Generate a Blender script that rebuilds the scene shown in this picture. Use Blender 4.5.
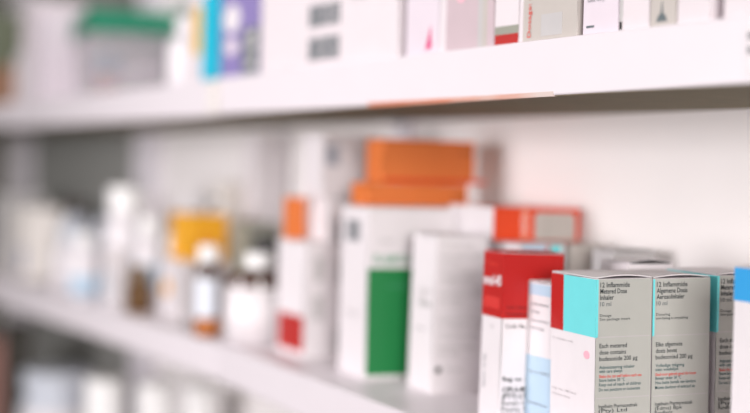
import bpy, bmesh, math, random
from mathutils import Vector, Matrix
random.seed(7)
for o in list(bpy.data.objects): bpy.data.objects.remove(o, do_unlink=True)
S = bpy.context.scene
COL = S.collection
R = math.radians

# ------------------------------------------------------------------ camera
cam_d = bpy.data.cameras.new('camera'); cam = bpy.data.objects.new('camera', cam_d); COL.objects.link(cam)
S.camera = cam
yaw, pitch, roll = R(29.14), R(1.42), R(1.5)
fwd = Vector((math.sin(yaw)*math.cos(pitch), math.cos(yaw)*math.cos(pitch), -math.sin(pitch)))
rt = Vector((math.cos(yaw), -math.sin(yaw), 0)); up = rt.cross(fwd)
r2 = math.cos(roll)*rt + math.sin(roll)*up; u2 = -math.sin(roll)*rt + math.cos(roll)*up
cam.matrix_world = Matrix(((r2.x, u2.x, -fwd.x, -.5664), (r2.y, u2.y, -fwd.y, 0), (r2.z, u2.z, -fwd.z, .18494), (0, 0, 0, 1)))
cam_d.sensor_width = 36; cam_d.lens = 36*1400/750; cam_d.clip_start = .01
cam_d.dof.use_dof = True; cam_d.dof.focus_distance = .945; cam_d.dof.aperture_fstop = 2.0; cam_d.dof.aperture_blades = 0

# ------------------------------------------------------------------ light
w = bpy.data.worlds.new('world'); S.world = w; w.use_nodes = True
bg = w.node_tree.nodes['Background']; bg.inputs[0].default_value = (.98, .98, .93, 1); bg.inputs[1].default_value = .18
def area(name, loc, target, sx, sy, power, col):
    d = bpy.data.lights.new(name, 'AREA'); d.shape = 'RECTANGLE'; d.size = sx; d.size_y = sy; d.energy = power; d.color = col
    o = bpy.data.objects.new(name, d); COL.objects.link(o); o.location = loc
    o.rotation_euler = (Vector(target)-Vector(loc)).to_track_quat('-Z', 'Y').to_euler()
    return o
area('window_daylight', (-1.35, 1.40, .24), (0, 1.2, .12), .5, .5, 20, (1, .955, .975))
area('added_near_fill', (-1.05, -1.7, .50), (.1, .9, .1), 1.0, 1.0, 76, (1, .97, .95))  # added fill from behind the camera, brightens the shaded carton ends
area('added_top_fill', (-.6, .75, 1.35), (-.1, .85, 0), .5, .5, 5, (1, .98, .95))  # added overhead fill to lighten carton tops and the shelf surface
S.view_settings.view_transform = 'Standard'; S.view_settings.look = 'None'
S.view_settings.exposure = -0.1; S.view_settings.gamma = 1; S.view_settings.use_curve_mapping = False

# ------------------------------------------------------------------ materials
def lin(c):
    return tuple(((v/255)/12.92 if v/255 <= .04045 else ((v/255+.055)/1.055)**2.4) for v in c) + (1,)
MATS = {}
def mat(name, rgb, rough=.55, noise=.04, scale=60, trans=0, bump=0, spec=.4):
    """plain printed / painted surface with faint procedural mottling"""
    if name in MATS: return MATS[name]
    m = bpy.data.materials.new(name); m.use_nodes = True; nt = m.node_tree; b = nt.nodes['Principled BSDF']
    tc = nt.nodes.new('ShaderNodeTexCoord'); nz = nt.nodes.new('ShaderNodeTexNoise'); nz.inputs['Scale'].default_value = scale; nz.inputs['Detail'].default_value = 3
    nt.links.new(tc.outputs['Object'], nz.inputs['Vector'])
    mx = nt.nodes.new('ShaderNodeMix'); mx.data_type = 'RGBA'
    l = lin(rgb); mx.inputs[6].default_value = l; mx.inputs[7].default_value = tuple(max(0, v*(1-noise*2)) for v in l[:3]) + (1,)
    nt.links.new(nz.outputs['Fac'], mx.inputs[0]); nt.links.new(mx.outputs[2], b.inputs['Base Color'])
    b.inputs['Roughness'].default_value = rough; b.inputs['Specular IOR Level'].default_value = spec
    if trans:
        b.inputs['Transmission Weight'].default_value = trans; b.inputs['IOR'].default_value = 1.3
    if bump:
        bp = nt.nodes.new('ShaderNodeBump'); bp.inputs['Strength'].default_value = bump; bp.inputs['Distance'].default_value = .0005
        nt.links.new(nz.outputs['Fac'], bp.inputs['Height']); nt.links.new(bp.outputs['Normal'], b.inputs['Normal'])
    MATS[name] = m; return m
WHITE = mat('white_card', (231, 224, 227), .5)
MATTE = mat('matte_white_card', (224, 214, 218), .6)
CREAM = mat('warm_white_card', (236, 229, 224), .5)
LILAC = mat('pale_lilac_card', (222, 210, 219), .5)
PINKG = mat('pinkish_grey_card', (198, 178, 184), .5)
BEIGE = mat('beige_grey_card', (190, 182, 176), .5)
RED = mat('red_print', (184, 18, 14), .4)
ORED = mat('orange_red_print', (228, 68, 16), .45)
ORANGE = mat('orange_card', (226, 120, 52), .5)
YELLOW = mat('yellow_card', (240, 170, 22), .5)
TEAL = mat('aqua_print', (112, 218, 222), .45)
DTEAL = mat('dark_teal_print', (40, 88, 92), .5)
GREEN = mat('green_print', (16, 124, 62), .45)
LBLUE = mat('pale_blue_print', (184, 208, 228), .5)
BLUE = mat('bright_blue_print', (40, 160, 226), .45)
CYAN = mat('cyan_print', (24, 182, 210), .45)
PURPLE = mat('purple_print', (138, 124, 178), .5)
GREY = mat('grey_print', (140, 142, 146), .5)
LGREY = mat('light_grey_print', (190, 186, 186), .5)
DGREY = mat('dark_grey_print', (92, 102, 106), .5)
OLIVE = mat('olive_grey_print', (150, 150, 138), .5)
INK = mat('dark_ink', (44, 54, 58), .5)
BLACK = mat('black_ink', (26, 25, 26), .5)
DRED = mat('dark_red_ink', (84, 10, 12), .5)
REDINK = mat('red_ink', (222, 62, 48), .5)
ORINK = mat('orange_ink', (214, 120, 80), .5)
PINK = mat('pink_ink', (240, 180, 196), .5)
MAGENTA = mat('magenta_ink', (214, 50, 120), .5)
FAINT = mat('faint_grey_ink', (186, 180, 182), .5)
GREENINK = mat('green_ink', (70, 150, 110), .5)
YELLOWL = mat('yellow_label', (232, 184, 60), .5)
AMBER = mat('amber_glass', (66, 32, 14), .12, spec=.6)
AMBERL = mat('amber_glass_base', (176, 96, 10), .12, spec=.6)
CAPW = mat('white_plastic', (240, 238, 238), .28, spec=.5)
CAPG = mat('grey_plastic', (96, 96, 98), .35)
BOTW = mat('milky_plastic', (226, 220, 224), .4)
BOTB = mat('bluish_plastic', (204, 208, 218), .4)
LIDG = mat('green_plastic', (2, 126, 94), .6)
CLEAR = mat('clear_tub_plastic', (240, 236, 240), .2, trans=.75)
SHELFM = mat('white_shelf_paint', (226, 218, 223), .38, noise=.02, scale=25, bump=.1)
WALLM = mat('wall_paint', (243, 238, 237), .75, noise=.03, scale=8, bump=.15)
STRIPM = mat('strip_paint', (238, 232, 238), .45)
DARKP = mat('dark_panel_paint', (62, 62, 48), .7)
SHADEM = mat('underside_shade', (128, 118, 94), .8, noise=.15, scale=40)  # dark olive carries the shade under the boards
PANELG = mat('grey_panel', (150, 150, 146), .7)
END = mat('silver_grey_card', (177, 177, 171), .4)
FLOORM = mat('floor_vinyl', (120, 116, 110), .5)
BROWN = mat('kraft_card', (160, 120, 96), .7)

# ------------------------------------------------------------------ helpers
def link(name, bm, m, parent=None, smooth=False):
    me = bpy.data.meshes.new(name); bmesh.ops.recalc_face_normals(bm, faces=bm.faces); bm.to_mesh(me); bm.free()
    if smooth:
        for p in me.polygons: p.use_smooth = True
    me.materials.append(m)
    o = bpy.data.objects.new(name, me); COL.objects.link(o)
    if parent: o.parent = parent
    return o
def tag(o, label, cat, group=None, kind=None):
    o['label'] = label
    if cat: o['category'] = cat
    if group: o['group'] = group
    if kind: o['kind'] = kind
    return o
def boxbm(x0, x1, y0, y1, z0, z1, bev=0, seg=2):
    bm = bmesh.new()
    vs = [bm.verts.new((x, y, z)) for z in (z0, z1) for y in (y0, y1) for x in (x0, x1)]
    for f in ((0, 1, 3, 2), (4, 5, 7, 6), (0, 1, 5, 4), (2, 3, 7, 6), (0, 2, 6, 4), (1, 3, 7, 5)):
        bm.faces.new([vs[i] for i in f])
    if bev: bmesh.ops.bevel(bm, geom=list(bm.edges), offset=bev, segments=seg, affect='EDGES', profile=.5)
    return bm
def prism(pts, z0, z1):
    bm = bmesh.new(); a = [bm.verts.new((x, y, z0)) for x, y in pts]; b = [bm.verts.new((x, y, z1)) for x, y in pts]
    n = len(pts); bm.faces.new(a); bm.faces.new(b)
    for i in range(n): bm.faces.new((a[i], a[(i+1) % n], b[(i+1) % n], b[i]))
    return bm
def lathe(prof, n=40, ridge=0):
    bm = bmesh.new(); rings = []
    for r, z in prof:
        rings.append([bm.verts.new(((r+(ridge if k % 2 else 0))*math.cos(2*math.pi*k/n), (r+(ridge if k % 2 else 0))*math.sin(2*math.pi*k/n), z)) for k in range(n)])
    for i in range(len(rings)-1):
        for k in range(n): bm.faces.new((rings[i][k], rings[i][(k+1) % n], rings[i+1][(k+1) % n], rings[i+1][k]))
    bm.faces.new(rings[0]); bm.faces.new(rings[-1])
    return bm

def thing(name, loc, phi=0, lean=0):
    o = bpy.data.objects.new(name, None); COL.objects.link(o); o.empty_display_size = .02
    o.location = loc; o.rotation_euler = (0, R(lean), R(-phi)); return o

class Carton:
    """folding carton: local x runs from the aisle towards the wall along the END face, local y along the SIDE face"""
    def __init__(s, name, label, x, y, z, la, lb, h, phi=8, m=WHITE, lean=0, arch=0, flapm=None, cat='carton', group=None, flap=True, slit=.0012):
        s.la, s.lb, s.h = la, lb, h
        s.o = tag(thing(name, (x, y, z), phi, lean), label, cat, group)
        g = min(.0014, la*.05)
        body = link('carton_body', boxbm(0, lb, 0, la, 0, h, .0005), m, s.o)
        if flap:
            bm = bmesh.new(); n = 10; t = .0006; rows = []
            for k in range(n+1):
                u = k/n; zz = h + .0003 + arch*math.sin(math.pi*u); x_ = .0004 + (lb-.0008)*u
                rows.append([bm.verts.new((x_, yy, zz+dz)) for yy, dz in ((.0002, 0), (la-.0006, -arch*.9*math.sin(math.pi*u)), (la-.0006, t-arch*.9*math.sin(math.pi*u)), (.0002, t))])
            for k in range(n):
                for q in range(4): bm.faces.new((rows[k][q], rows[k][(q+1) % 4], rows[k+1][(q+1) % 4], rows[k+1][q]))
            bm.faces.new(rows[0]); bm.faces.new(rows[-1])
            link('lid_flap', bm, flapm or m, s.o)
    def _place(s, face, bm, name, m, parent=None):
        # bm in face space: X = u (picture left to right), Y = up, Z = outwards
        if face == 'end': M = Matrix(((1, 0, 0, 0), (0, 0, -1, 0), (0, 1, 0, 0), (0, 0, 0, 1)))
        else: M = Matrix(((0, 0, -1, 0), (-1, 0, 0, s.la), (0, 1, 0, 0), (0, 0, 0, 1)))
        bmesh.ops.transform(bm, matrix=M, verts=bm.verts)
        return link(name, bm, m, s.o)
    def panel(s, face, u0, u1, z0, z1, m, name='printed_panel', t=.00025):
        return s._place(face, boxbm(u0, u1, z0, z1, -.0001, t), name, m)
    def disc(s, face, u, z, ru, rz, m, name='printed_spot', t=.0003):
        bm = prism([(u+ru*math.cos(a*math.pi/12), z+rz*math.sin(a*math.pi/12)) for a in range(24)], -.0001, t)
        return s._place(face, bm, name, m)
    def poly(s, face, pts, m, name='printed_shape', t=.0003):
        return s._place(face, prism(pts, -.0001, t), name, m)
    def text(s, face, string, u, z, size, m, width=None, vertical=False, name='printed_text', off=.00045, bold=0):
        cu = bpy.data.curves.new('txt', 'FONT'); cu.body = string; cu.size = size; cu.resolution_u = 2; cu.offset = bold
        ob = bpy.data.objects.new('txt', cu); COL.objects.link(ob)
        dg = bpy.context.evaluated_depsgraph_get(); me = bpy.data.meshes.new_from_object(ob.evaluated_get(dg))
        bpy.data.objects.remove(ob); bpy.data.curves.remove(cu)
        bm = bmesh.new(); bm.from_mesh(me); bpy.data.meshes.remove(me)
        if not bm.verts: bm.free(); return
        x0 = min(v.co.x for v in bm.verts); x1 = max(v.co.x for v in bm.verts)
        k = width/(x1-x0) if width else 1
        for v in bm.verts:
            a, b = (v.co.x-x0)*k, v.co.y
            if vertical: a, b = -b, a
            v.co = (u+a, z+b, off)
        r = s._place(face, bm, name, m)
        return r
    def lines(s, face, rows, u, size, m):
        for string, z, wdt in rows: s.text(face, string, u, z, size, m, wdt)
    def barcode(s, face, u0, u1, z0, z1, m, n=11, name='barcode'):
        bm = bmesh.new(); rr = random.Random(int(u0*1e5)+int(z0*1e5)); tot = (u1-u0)/n
        for k in range(n):
            a = u0+k*tot; b = a+tot*rr.uniform(.55, .9)
            vs = [bm.verts.new((x, y, .0003)) for x, y in ((a, z0), (b, z0), (b, z1), (a, z1))]; bm.faces.new(vs)
        return s._place(face, bm, name, m)

def bottle(name, label, x, y, z, r, h, body, labelm=None, capm=CAPW, cap_r=None, cap_h=.02, neck=.6, lab=(.18, .78), cat='bottle', group=None, base=None, shoulder=.16, arc=None):
    o = tag(thing(name, (x, y, z)), label, cat, group)
    cr = cap_r or r*.62; hb = h-cap_h; zs = hb*(1-shoulder)
    nr = cr*.86
    prof = [(r*.6, 0), (r*.93, 0), (r, .003), (r, zs-.004), (r*.97, zs), (r*.82, zs+(hb-zs)*.35), (nr*1.06, zs+(hb-zs)*.6), (nr, zs+(hb-zs)*.7), (nr, hb+cap_h*.3)]
    link('bottle_body', lathe(prof), body, o, True)
    if base: link('bottle_base', lathe([(r*.9, .0006), (r*1.008, .003), (r*1.008, hb*lab[0]-.001), (r*.9, hb*lab[0]-.001)]), base, o, True)
    if labelm:
        if arc:
            bm = bmesh.new(); n = 24; rw = []
            for k in range(n+1):
                a = R(arc[0]+(arc[1]-arc[0])*k/n); rw.append([bm.verts.new((q*math.cos(a), q*math.sin(a), zz)) for q, zz in ((r-.0003, hb*lab[0]), (r+.0004, hb*lab[0]), (r+.0004, hb*lab[1]), (r-.0003, hb*lab[1]))])
            for k in range(n):
                for q in range(4): bm.faces.new((rw[k][q], rw[k][(q+1) % 4], rw[k+1][(q+1) % 4], rw[k+1][q]))
            bm.faces.new(rw[0]); bm.faces.new(rw[-1]); link('paper_label', bm, labelm, o)
        else: link('paper_label', lathe([(r*.9, hb*lab[0]), (r+.0004, hb*lab[0]), (r+.0004, hb*lab[1]), (r*.9, hb*lab[1])]), labelm, o, True)
    link('screw_cap', lathe([(cr*.9, hb), (cr, hb+.001), (cr, h-.0015), (cr*.93, h), (cr*.3, h)], 48, .0004), capm, o)
    return o

# ------------------------------------------------------------------ setting
H, T, WALL = .24, .0387, .19
J1, J2, J3 = 1.366, 2.18, 2.99
def struct(name, bm, m): o = link(name, bm, m); o['kind'] = 'structure'; return o
struct('wall_back', boxbm(WALL, WALL+.1, -.9, 4.6, -1.05, 1.5), WALLM)
struct('floor', boxbm(-2.6, WALL+.1, -.9, 4.6, -1.1, -1.05), FLOORM)
def shelf(label, pts, z0, z1, tinted=False):
    o = tag(thing('shelf_board', (pts[0][0], pts[0][1], z0)), label, 'shelf')
    loc = [(x-pts[0][0], y-pts[0][1]) for x, y in pts]
    bm = prism(loc, 0, z1-z0); bmesh.ops.bevel(bm, geom=list(bm.edges), offset=.0012, segments=2, affect='EDGES', profile=.5)
    link('board', bm, SHELFM, o)
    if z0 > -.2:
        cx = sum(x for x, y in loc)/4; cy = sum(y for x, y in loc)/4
        u_ = link('shaded_underside', prism([(cx+(x-cx)*.985, cy+(y-cy)*.998) for x, y in loc], -.0006, .0002), SHADEM, o); u_['label'] = 'dark olive brown underside with shade painted in'  # dark sheet: shade beneath the board put into the colour
    return o
W0 = WALL-.0005
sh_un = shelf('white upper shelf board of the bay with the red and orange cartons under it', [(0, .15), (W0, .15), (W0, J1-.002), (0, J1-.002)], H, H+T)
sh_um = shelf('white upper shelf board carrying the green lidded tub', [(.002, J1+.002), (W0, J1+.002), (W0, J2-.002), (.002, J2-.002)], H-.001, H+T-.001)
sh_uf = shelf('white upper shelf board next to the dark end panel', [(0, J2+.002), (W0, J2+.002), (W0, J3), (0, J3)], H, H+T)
sh_ln = shelf('white shelf board under the red, green and white medicine cartons', [(-.07, .15), (W0, .15), (W0, J1-.0005), (.008, J1-.0005)], -T, 0)
sh_lm = shelf('white shelf board under the yellow carton and white bottles', [(.008, J1+.0005), (W0, J1+.0005), (W0, J2-.002), (-.006, J2-.002)], -T, 0)
sh_lf = shelf('white middle shelf board next to the dark end panel', [(-.006, J2+.002), (W0, J2+.002), (W0, J3), (-.006, J3)], -T, 0)
sh_bm = shelf('white bottom shelf board under the row of white capped jars', [(0, .6), (W0, .6), (W0, J3), (0, J3)], -H-T*2, -H-T)
# peach strip, fading to pale grey, along the lower front edge of the upper board
m = bpy.data.materials.new('peach_edge'); m.use_nodes = True; nt = m.node_tree; b = nt.nodes['Principled BSDF']
tc = nt.nodes.new('ShaderNodeTexCoord'); nz = nt.nodes.new('ShaderNodeTexNoise'); nz.inputs['Scale'].default_value = 14
sp = nt.nodes.new('ShaderNodeSeparateXYZ'); nt.links.new(tc.outputs['Object'], sp.inputs[0])
ma = nt.nodes.new('ShaderNodeMath'); ma.operation = 'MULTIPLY_ADD'; ma.inputs[1].default_value = .35; nt.links.new(nz.outputs['Fac'], ma.inputs[0]); nt.links.new(sp.outputs[1], ma.inputs[2])
cr = nt.nodes.new('ShaderNodeValToRGB'); e = cr.color_ramp.elements
e[0].position = .80; e[0].color = lin((206, 188, 182)); e[1].position = .98; e[1].color = lin((204, 126, 96))
nt.links.new(tc.outputs['Object'], nz.inputs['Vector']); nt.links.new(ma.outputs[0], cr.inputs[0]); nt.links.new(cr.outputs[0], b.inputs['Base Color']); b.inputs['Roughness'].default_value = .6
bm = boxbm(-.0003, .003, .772-.15, 1.032-.15, -.0007, .0026)
o = link('peach_edge', bm, m, sh_un); o['label'] = 'peach strip along the lower edge'
# price label at the near end of the upper board's face
pl = tag(thing('shelf_label', (-.0001, .5905, H+.006)), 'white shelf edge label with dark lettering stuck on the upper board', 'label')
link('label_card', boxbm(-.0006, 0, -.034, 0, 0, .028), WHITE, pl)
for k, zz in enumerate((.019, .011)):
    link('printed_mark', boxbm(-.0009, -.0005, -.03, -.002, zz, zz+.0035), INK, pl)
# wall strips (slotted uprights) behind the boards
def strip(y, wdt, label, dep=.008):
    o = tag(thing('shelf_upright', (WALL, y, -.6)), label, 'upright')
    link('channel', boxbm(-dep, -.0003, -wdt/2, wdt/2, 0, 1.4, .0008), STRIPM, o)
    bm = bmesh.new()
    for k in range(56):
        for yy in (-.004, .004):
            vs = [bm.verts.new((-dep-.0003, yy+a, .01+k*.0248+c)) for a, c in ((-.0015, 0), (.0015, 0), (.0015, .011), (-.0015, .011))]; bm.faces.new(vs)
    s_ = link('bracket_slots', bm, DGREY, o); s_['kind'] = 'stuff'
strip(1.29, .034, 'white slotted wall upright rising behind the stacked orange cartons')
strip(2.075, .10, 'white slotted wall upright behind the tall white bottle', .012)
bp_ = tag(thing('back_panel', (WALL, 2.13, -.6)), 'mid grey back panel lining the wall of the far bay', 'panel'); link('sheet', boxbm(-.004, -.0003, 0, .60, 0, 1.4), PANELG, bp_)
strip(2.80, .13, 'white slotted wall upright nearest the dark end panel', .012)
br = tag(thing('shelf_bracket', (-.0015, J1, H+.002)), 'small beige bracket plate over the joint between two upper boards', 'bracket')
link('plate', boxbm(-.0015, .0005, -.012, .012, 0, .034, .0005), CREAM, br)
for zz in (.009, .025): link('screw', lathe([(.0022, -.0005), (.0022, .001), (.001, .0015)], 12), OLIVE, br).matrix_local = Matrix.Translation((-.0015, 0, zz)) @ Matrix.Rotation(-math.pi/2, 4, 'Y')
struct('trim_1', boxbm(-.02, WALL, 3.0, 3.03, -1.0, .9), DARKP)

# ------------------------------------------------------------------ near cartons on the main shelf
def inhaler_text(c, eng, first):
    PX = 1/1490.; top = c.h
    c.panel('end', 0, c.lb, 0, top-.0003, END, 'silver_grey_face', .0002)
    def zz(py, base=278): return top-(py-base)*PX
    if eng:
        r1 = [('12 Inflammide', 286.5, .0228), ('Metered Dose', 292.8, .0206), ('Inhaler', 299, .0105)]
        r2 = [('Dosage', 316, .0088), ('See package insert', 319.8, .0235)]
        r3 = [('Each metered', 347.5, .0212), ('dose contains', 354, .0206), ('budesonide 200 µg', 360.5, .0296)]
        r4 = [('Administering inhaler', 368.5, .0275), ('with care always', 372.5, .0180)]
        r5 = [('Shake the can well before each use', 377.5, .0330)]
        r6 = [('Store below 30 °C', 381.5, .0200), ('Keep out of reach of children', 386, .0325), ('Do not puncture or incinerate', 391, .0320)]
        r7 = [('Ingelheim Pharmaceuticals', 408, .0300), ('(Pty) Ltd', 412.5, .022), ('Randburg', 417, .014)]
        ten = '10 ml'
    else:
        r1 = [('12 Inflammide', 286.5, .0245), ('Algemene Dosis', 292.8, .0245), ('Aerosolinhaler', 299, .0222)]
        r2 = [('Dosering', 316, .0110), ('sien bylaag in verpakking', 319.8, .0255)]
        r3 = [('Elke afgemete', 347.5, .0212), ('dosis bevat', 354, .0170), ('budesonied 200 µg', 360.5, .0296)]
        r4 = [('Volledige inligting', 368.5, .0230), ('sien voubiljet', 372.5, .0185)]
        r5 = [('Skud voor gebruik goed die houer', 377.5, .0330)]
        r6 = [('Bewaar onder 30 °C', 381.5, .0205), ('Hou buite bereik van kinders', 386, .0325), ('Moenie deurboor of verbrand nie', 391, .0320)]
        r7 = [('Ingelheim Pharmaceuticals', 408, .0300), ('(Edms) Bpk', 412.5, .022), ('Randburg', 417, .014)]
        ten = '10 ml'
    u = .0028
    for rows, sz, mm, bo in ((r1, .0048, INK, .00006), (r2, .0026, INK, 0), (r3, .0044, INK, .00003), (r4, .0032, DTEAL, .00002), (r5, .0030, REDINK, .00002), (r6, .0032, DTEAL, .00002), (r7, .0036, INK, .00002)):
        for t_, py, wd in rows: c.text('end', t_, u, zz(py), sz, mm, wd, bold=bo)
    c.text('end', ten, u, zz(305.5), .0044, DGREY, .0085)
    for py in (337, 398.5): c.panel('end', .0006, c.lb-.0006, zz(py), zz(py)+.0006, FAINT, 'divider_line')
    c.panel('end', 0.0, .0016, zz(337), top-.0004, TEAL, 'aqua_edge')
def inhaler_side(c, red=True):
    la, h = c.la, c.h; zb = h-.0396
    if red: c.panel('side', 0, .0185, zb, h-.0004, RED, 'red_band')
    c.panel('side', .0185 if red else 0, la, zb, h-.0004, TEAL, 'aqua_band')
    if red: c.disc('side', la-.0115, h-.0525, .0040, .0028, PINK)
    c.lines('side', [('for inhalation only', h-.0465, .030)], .003, .0022, FAINT)
    c.lines('side', [('reg. no. 28/10.2', h-.082, .034), ('schedule three', h-.086, .026)], .004, .0024, FAINT)
A = Carton('medicine_carton', 'white inhaler carton with red and aqua bands and English text beside blue topped carton', .0225, .745, 0, .063, .043, .117, 8, WHITE, lean=-1.0, arch=.0016)
A.o['label'] = 'white inhaler carton with a red and an aqua band and English print'
inhaler_text(A, True, True); inhaler_side(A)
B = Carton('medicine_carton', 'inhaler carton with Afrikaans print standing against the red and aqua banded one', .0660, .7388, 0, .063, .0460, .1172, 8, WHITE, lean=-1.0, arch=.0016)
inhaler_text(B, False, False)
C = Carton('medicine_carton', 'aqua banded inhaler carton half hidden by the carton with a bright blue top', .1142, .7290, 0, .063, .046, .1195, 8, WHITE, lean=-.6, arch=.0012)
inhaler_text(C, True, False); inhaler_side(C, False)
c = Carton('medicine_carton', 'white carton with a bright blue top band', .045, .588, 0, .063, .05, .132, 8, WHITE)
c.panel('side', 0, .063, .111, .1316, BLUE, 'blue_band'); c.panel('end', 0, .05, .111, .1316, BLUE, 'blue_band'); c.text('end', 'Tablets', .006, .085, .008, INK)
c = Carton('medicine_carton', 'slim white carton with pale blue lower half beside the red topped carton', .034, .811, 0, .036, .028, .1075, 5, WHITE)
c.panel('side', 0, .036, 0, .0535, LBLUE, 'pale_blue_band'); c.panel('side', .002, .034, .098, .1060, LBLUE, 'pale_blue_band')
c.lines('side', [('indications', .0905, .025), ('dosage', .085, .013), ('contra-indication', .0785, .027), ('warnings', .073, .020)], .005, .0032, GREY)
c.lines('side', [('reg. no. A/20.2', .041, .030), ('manufacturer', .018, .028)], .004, .0032, GREY)
# red carton
c = Carton('medicine_carton', 'white carton with a bright red top third and white lettering', .0155, .850, 0, .034, .049, .128, 8, WHITE, flapm=RED, lean=.9, arch=.0008)
zb = .128-.0485
c.panel('side', 0, .034, zb, .1276, RED, 'red_band'); c.panel('end', 0, .049, zb, .1276, RED, 'red_band')
c.text('side', 'ened-40', .001, .103, .0115, WHITE, .030, bold=.0003)
c.text('side', 'Tabs', .004, .1175, .005, REDINK, .02); c.panel('side', .003, .029, .086, .0945, mat('soft_red_print', (208, 44, 38)), 'printed_panel', .0003)
c.lines('end', [('FOR ORAL USE ONLY', .0865, .034), ('MONDELIKE GEBRUIK', .0815, .034)], .0035, .0036, DRED)
c.text('end', 'Code No.', .003, .0725, .0048, INK, .017)
c.text('end', 'Reg. no. 27/21.5', .0025, .0335, .0046, INK, .033, bold=.0001)
for t_, z_ in (('CIPLA-MEDPRO', .0255), ('(PTY) LTD', .0205), ('Rosen Heights', .0155), ('Pasita Street', .0108), ('Bellville 7530', .006)): c.text('end', t_, .0025, z_, .0052, INK, .034 if len(t_) > 9 else .024, bold=.00012 if z_ > .02 else 0)
c.text('side', 'Batch 12 06', .010, .026, .006, GREY, .024, vertical=True); c.text('side', 'Exp', .016, .0715, .0035, FAINT)
# white carton with grey print
c = Carton('medicine_carton', 'plain white carton with faint grey print between red and green cartons', .045, .994, 0, .050, .0475, .1325, 8, WHITE, lean=1.0)
c.lines('end', [('Each capsule contains', .124, .030), ('doxycycline hydrate', .1155, .044), ('100 mg', .109, .016), ('Preservative', .101, .036), ('nipagin 0.2%', .095, .030), ('Store in a cool', .083, .038), ('dry place', .077, .022), ('Keep out of reach', .062, .044), ('of children and', .056, .040), ('protect from light', .048, .038), ('Batch number', .038, .036), ('see flap', .033, .02)], .005, .0052, LGREY)
c.disc('end', .0065, .0205, .0028, .0028, BLACK); c.text('end', 'Pharma', .014, .019, .005, LGREY)
c.lines('side', [('10 capsules', .084, .026), ('oral', .079, .014)], .018, .006, LGREY); c.panel('side', .018, .044, .072, .077, LGREY); c.panel('side', .012, .034, .052, .0535, FAINT)
# green fronted carton
c = Carton('medicine_carton', 'tall white carton with a large green block on its end', .0305, 1.082, 0, .070, .122, .153, 8, WHITE, lean=0)
c.panel('end', .0008, .06, .004, .0995, GREEN, 'green_block'); c.text('end', 'FLABIOX', .006, .104, .0105, GREENINK, .036, bold=.0002); c.text('end', 'tablets', .010, .122, .006, FAINT)
c.text('end', 'antibiotic', .02, .082, .006, GREENINK, .028)
c.barcode('side', .016, .052, .122, .141, GREY, 7); c.lines('side', [('30 tablets', .055, .03)], .02, .006, FAINT)
# orange cartons lying on the green one
c = Carton('medicine_carton', 'flat orange carton lying directly on the tall green and white carton', .0540, 1.126, .1538, .045, .1005, .021, 8, ORANGE, flap=False)
c.text('end', 'forte', .085, .008, .007, DRED, .02)
c = Carton('medicine_carton', 'larger orange carton resting on top of a flat orange one', .0690, 1.1255, .1752, .045, .0925, .0405, 8, ORANGE, flap=False)
c.panel('end', .002, .104, .0005, .004, ORED); c.text('end', 'vit B', .078, .028, .006, DRED, .014)
# red-orange carton lying over the back row
c = Carton('medicine_carton', 'orange red carton with a white end and windowed grey label lying across the back row', .1030, .993, .1288, .092, .084, .0285, 8, ORED, flap=False)
c.panel('side', 0, .092, 0, .0285, WHITE, 'white_end')
c.panel('end', .026, .034, .001, .0275, mat('pale_orange_print', (238, 120, 84)), 'pale_band'); c.text('end', 'CARTIA', .0325, .003, .0075, WHITE, .022, vertical=True)
pts = [(.0395, .001), (.0795, .001), (.0795, .021), (.076, .0245), (.042, .0245), (.0395, .022)]
c.poly('end', pts, BEIGE, 'grey_label'); c.panel('end', .052, .0525, .002, .0235, OLIVE, 'label_fold', .0004)
# back row under / beside it
c = Carton('medicine_carton', 'white carton with an aqua patch just behind the red topped carton', .100, .948, 0, .075, .042, .1278, 8, WHITE)
c.panel('end', .002, .024, .115, .1275, LBLUE); c.panel('end', .028, .038, .120, .1275, TEAL); c.panel('end', .0245, .0275, .117, .1275, RED)
c = Carton('medicine_carton', 'pale grey carton supporting the far end of the orange red carton', .1435, .938, 0, .078, .034, .1278, 8, BEIGE)
c = Carton('medicine_carton', 'low grey carton with open flap beside the back wall', .140, .876, 0, .034, .038, .127, 8, LGREY, arch=.001)
c = Carton('medicine_carton', 'white carton with a bulging open flap behind the inhaler cartons', .0975, .806, 0, .040, .038, .1225, 8, WHITE, arch=.0026)
link('flap_gap', boxbm(.002, .036, -.0001, .004, .1222, .1234), BLACK, c.o)

# ------------------------------------------------------------------ middle distance
c = Carton('medicine_carton', 'tall white carton with a red square low on its side', .040, 1.224, 0, .075, .0225, .114, 4, WHITE)
c.panel('side', .006, .073, .006, .041, mat('deep_red_print', (176, 24, 16)), 'red_square')
for z_, m_ in ((.088, LGREY), (.05, LGREY)): c.panel('end', .010, .019, z_-.012, z_+.012, m_)
c = Carton('medicine_carton', 'white carton with a small grey square topmost of the white stack', .062, 1.236, .1582, .048, .062, .062, 4, WHITE)
c.panel('end', .004, .017, .032, .052, mat('blue_grey_print', (160, 164, 176)), 'grey_square')
c = Carton('medicine_carton', 'white carton with a thin red stripe squeezed behind the green block carton', .0640, 1.226, 0, .055, .050, .157, 4, WHITE)
for z_, m_ in ((.125, GREY), (.085, LGREY), (.018, LGREY)): c.panel('end', .010, .019, z_-.012, z_+.012, m_)
c.panel('end', .022, .028, .088, .128, RED, 'red_stripe'); c.panel('end', .022, .028, .02, .06, mat('pale_red', (236, 170, 168)), 'red_stripe')
c = Carton('medicine_carton', 'small orange carton perched on the carton with the red square', .046, 1.272, .1152, .020, .0160, .042, 4, ORANGE, flap=False)
c = Carton('medicine_carton', 'tall narrow white carton standing against the back wall', .145, 1.575, 0, .05, .040, .226, 4, WHITE)
c = Carton('medicine_carton', 'grey green carton behind the two amber bottles', .100, 1.50, 0, .05, .04, .120, 4, OLIVE)
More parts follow.
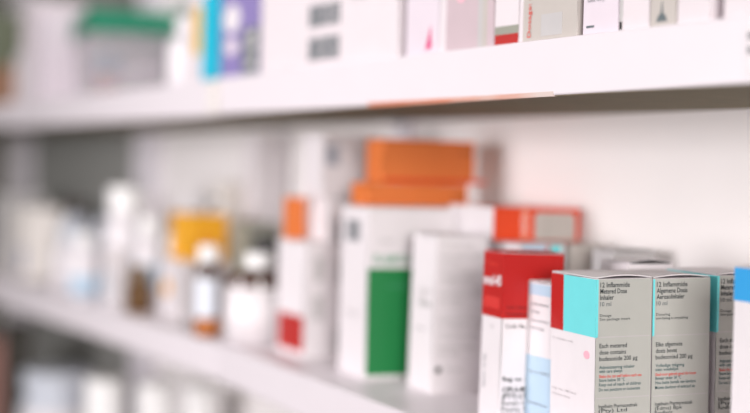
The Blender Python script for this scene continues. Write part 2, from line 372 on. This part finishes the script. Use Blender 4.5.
c = Carton('medicine_carton', 'pale carton with a dark strip leaning by the back wall', .135, 1.66, 0, .05, .04, .165, 4, CREAM); c.panel('side', .002, .04, .140, .146, DGREY)
bottle('pill_bottle', 'wide amber bottle with a plain white label and white cap', .0500, 1.356, 0, .0345, .096, AMBER, WHITE, CAPW, .0140, .017, lab=(.01, .77), shoulder=.08)
bottle('pill_bottle', 'slim amber bottle with a pale blue label showing its amber base', .020, 1.421, 0, .0140, .100, AMBER, mat('blue_white_label', (222, 226, 236)), CAPW, .0110, .019, lab=(.27, .80), base=AMBERL, shoulder=.10, arc=(-255, -68))
bottle('pill_bottle', 'amber bottle with dark grey cap behind the wide white labelled one', .105, 1.458, 0, .0175, .108, AMBER, WHITE, mat('black_plastic', (50, 48, 48), .35), .0135, .026, lab=(.1, .8))
c = Carton('medicine_carton', 'low white carton with a yellow spot under the yellow carton', .045, 1.575, 0, .080, .062, .071, 4, WHITE); c.disc('side', .03, .036, .016, .010, YELLOW)
c = Carton('medicine_carton', 'bright yellow carton standing on a low white carton', .058, 1.571, .0722, .084, .046, .055, 4, YELLOW)
c.lines('end', [('syrup', .030, .028), ('100 ml', .018, .02)], .008, .01, ORANGE)
bottle('pill_bottle', 'small dark brown bottle with brown cap beside the yellow spotted carton', .036, 1.685, 0, .0165, .058, mat('brown_glass', (96, 66, 30), .2), None, mat('brown_cap', (110, 84, 50), .4), .012, .016)

# ------------------------------------------------------------------ far bay, white bottles and cartons
bottle('medicine_bottle', 'tall white plastic bottle with sloping shoulders before the wall upright', .055, 1.80, 0, .029, .156, BOTW, WHITE, CAPW, .0235, .034, lab=(.15, .6))
bottle('medicine_bottle', 'short white bottle with blue grey label next to the tall white one', .020, 1.86, 0, .020, .092, BOTW, LBLUE, CAPW, .014, .018, lab=(.1, .45))
bottle('medicine_bottle', 'squat white jar with an olive label between tall white bottles', .09, 1.89, 0, .026, .112, BOTW, OLIVE, CAPW, .018, .02, lab=(.6, .8))
bottle('medicine_bottle', 'rounded white bottle with bluish cap on the far shelf', .045, 2.01, 0, .026, .090, BOTW, None, BOTB, .016, .02)
bottle('medicine_bottle', 'bluish white bottle standing behind the rounded white bottle', .105, 2.03, 0, .026, .105, BOTB, None, BOTB, .016, .02)
bottle('medicine_bottle', 'milky bottle with dark brown cap on the far shelf', .085, 2.12, 0, .024, .128, BOTB, WHITE, mat('dark_cap', (52, 40, 34), .4), .016, .022)
c = Carton('medicine_carton', 'broad off white carton at the far end of the shelf', .03, 2.21, 0, .13, .06, .112, 4, CREAM); c.panel('side', .09, .13, .01, .05, mat('slate_blue_print', (120, 130, 170)))
c = Carton('medicine_carton', 'pale grey carton nearest the dark end panel', .04, 2.38, 0, .14, .07, .13, 4, LGREY)
c = Carton('medicine_carton', 'white carton between the tall white bottle and the brown bottle', .112, 1.74, 0, .04, .05, .115, 4, WHITE)
bottle('medicine_bottle', 'small white bottle with rounded cap beside the brown bottle', .078, 1.675, 0, .018, .098, BOTW, WHITE, CAPW, .013, .02)
bottle('medicine_bottle', 'white bottle with pale blue label between two white cartons', .068, 1.738, 0, .021, .118, BOTW, LBLUE, CAPW, .015, .022, lab=(.3, .6))
c = Carton('medicine_carton', 'upright white carton standing by the grey back panel', .125, 1.99, 0, .04, .05, .135, 4, WHITE)
c = Carton('medicine_carton', 'small white carton with blue grey stripe before the tall white bottle', .012, 1.735, 0, .045, .020, .075, 4, WHITE); c.panel('side', .02, .034, .01, .05, LBLUE)

# ------------------------------------------------------------------ bottom shelf
zb = -H-T
for k, (x, y, r_, t_) in enumerate(((.035, 1.81, .029, 'standing closest to the round blue white tub'), (.085, 1.75, .027, 'in the middle of the bottom row'), (.135, 1.71, .026, 'at the wall end of the bottom row'))):
    bottle('capped_jar', 'white capped jar ' + t_, x, y, zb, r_, .178-.0*k, BOTW, WHITE, CAPW, r_*.92, .06, group='white jars on the bottom shelf', cat='jar')
bottle('capped_jar', 'wide round blue white tub on the bottom shelf', .055, 2.10, zb, .055, .148, BOTB, WHITE, BOTB, .052, .03, cat='tub')
c = Carton('medicine_carton', 'reddish brown carton on the bottom shelf beside the dark end', .02, 2.34, zb, .10, .05, .165, 4, mat('russet_card', (176, 128, 118)))
c = Carton('medicine_carton', 'added dark box standing for a dark gap behind the round tub on the bottom shelf', .022, 2.255, zb, .06, .035, .20, 4, mat('gap_darkness', (58, 54, 48)))  # box added where a gap lies in the dark, darkness in its colour

# ------------------------------------------------------------------ upper shelf
zu = H+T+.0003
def up(label, y0, y1, h, m, x=.006, lb=.165, z=zu, name='medicine_carton'):
    return Carton(name, label, x, y0, z, y1-y0, lb, h, 0, m)
c = up('white carton at the near end of the upper shelf', .545, .6165, .11, MATTE)
c = up('white carton between the beige emblem carton and a dark gap', .6275, .6565, .11, MATTE); 
c = up('beige carton with a dark pointed emblem on the upper shelf', .6575, .6815, .10, BEIGE)
c.poly('side', [(.006, .003), (.016, .003), (.014, .007), (.012, .008), (.011, .016), (.010, .008), (.008, .007)], DGREY, 'emblem')
c = up('white carton with a thin grey edge next to the beige emblem carton', .6825, .7115, .11, MATTE); c.panel('side', .0002, .0035, .0, .109, LGREY); c.panel('side', .0006, .0030, .001, .006, GREY)
c = up('pale carton with small grey print next to the red lettered carton', .7125, .7495, .115, LILAC); c.panel('side', .004, .012, .0045, .006, DGREY); c.lines('side', [('R12', .028, .014), ('take daily', .0215, .018)], .005, .005, GREY)
c = up('beige grey carton with red lettering running up its side', .7555, .8225, .12, BEIGE); c.text('side', 'Dosage: Consult', .014, .003, .0062, REDINK, .05, vertical=True); c.panel('side', 0, .004, 0, .119, MATTE)
c.panel('side', .026, .050, .003, .018, LGREY)
c = up('narrow white carton with grey and red stripes along its foot', .8235, .8545, .12, MATTE); c.panel('side', .001, .0305, .0005, .0075, MATS['deep_red_print'], 'red_stripe'); c.panel('side', .001, .0305, .0075, .0135, OLIVE, 'grey_stripe')
c = up('pinkish grey carton with white edge next to the striped narrow carton', .8555, .9305, .13, PINKG); c.panel('side', 0, .009, 0, .129, MATTE); c.panel('side', .060, .066, 0, .129, BEIGE); c.panel('side', .054, .060, 0, .129, LGREY); c.disc('side', .03, .04, .006, .004, PINK)
c = up('pale lilac carton with a magenta wedge at its lower corner', .9315, .9825, .13, LILAC); c.poly('side', [(.031, .003), (.040, .004), (.0385, .022)], MAGENTA, 'magenta_wedge')
c = up('broad white carton with two grey barcodes', .9945, 1.267, .15, MATTE)
c.barcode('side', .108, .169, .0060, .0265, DGREY, 9); c.barcode('side', .108, .169, .0365, .0560, DGREY, 9)
c.panel('side', .0, .085, .0, .0012, LGREY, 'shadow_line'); c.lines('side', [('Storage 25 °C', .055, .05)], .19, .009, FAINT)  # thin grey strip paints a shadow line along the carton's foot
c = up('purple carton with white ovals and dark grey lettering panel', 1.268, 1.368, .12, PURPLE)
c.disc('side', .028, .060, .021, .0145, WHITE, 'white_oval'); c.disc('side', .028, .031, .017, .009, LILAC, 'white_oval')
c.panel('side', .056, .0985, .001, .047, DGREY, 'grey_panel')
for z_ in (.012, .028, .040): c.disc('side', .078, z_, .014, .0045, LGREY, 'printed_text')
c = up('slim cyan carton beside the purple oval carton', 1.370, 1.414, .09, CYAN, x=.003, lb=.10)
bottle('medicine_bottle', 'plain white bottle on the upper shelf before the green lidded tub', .038, 1.535, zu, .0270, .078, BOTW, None, BOTW, .018, .018)
c = up('white carton with a yellow stripe beside the slim cyan carton', 1.424, 1.470, .105, MATTE, x=.012, lb=.04); c.panel('side', .008, .034, .030, .082, YELLOWL, 'yellow_stripe')
# tub with green lid
tub = tag(thing('storage_tub', (.026, 1.885, zu), 10), 'clear plastic storage tub with a green lid on the upper shelf', 'tub')
TW, TD = .128, .150
bm = bmesh.new()
def ring(off, z, t): return [bm.verts.new((x, y, z)) for x, y in ((off+t, off+t), (TW-off-t, off+t), (TW-off-t, TD-off-t), (off+t, TD-off-t))]
rs = [ring(.008, .0, 0), ring(.0, .092, 0), ring(.0, .092, .002), ring(.008, .002, .002)]
for i in range(3):
    for k in range(4): bm.faces.new((rs[i][k], rs[i][(k+1) % 4], rs[i+1][(k+1) % 4], rs[i+1][k]))
bm.faces.new(rs[0]); bm.faces.new(rs[3])
link('tub_body', bm, CLEAR, tub)
link('lid', boxbm(-.004, TW+.004, -.004, TD+.004, .0925, .1210, .005, 3), LIDG, tub)
link('lid_rim', boxbm(-.006, TW+.006, -.006, TD+.006, .0900, .096, .002), LIDG, tub)
def inner(name, label, x, y, z, la, lb, h, m):
    p = tub.matrix_basis
    v = Matrix.Rotation(R(-10), 4, 'Z') @ Vector((x, y, 0)) + Vector((.026, 1.885, 0))
    return Carton(name, label, v.x, v.y, zu+z, la, lb, h, 10, m, flap=False)
inner('medicine_pack', 'slate blue pack inside the clear tub', .013, .012, .0335, .04, .034, .028, mat('slate_blue', (60, 108, 146)))
inner('medicine_pack', 'pale red pack under the slate blue one in the tub', .013, .012, .0024, .04, .030, .0305, mat('pale_red_pack', (206, 140, 136)))
inner('medicine_pack', 'white pack lying inside the clear tub', .052, .012, .0024, .11, .06, .050, WHITE)
c = up('tall pale lilac carton behind the clear tub', 2.045, 2.085, .135, LILAC, lb=.06)
c = up('broad white carton on the upper shelf between tall lilac carton and large white bottle', 2.09, 2.16, .15, MATTE, lb=.08)
bottle('medicine_bottle', 'large white bottle on the upper shelf before the brown carton', .05, 2.225, zu, .034, .11, BOTW, None, CAPW, .022, .02)
c = up('brown kraft carton on the upper shelf', 2.275, 2.40, .06, BROWN, lb=.08)
c = up('olive carton standing on the upper shelf beside the end panel', 2.42, 2.58, .16, mat('olive_card', (110, 116, 96)))
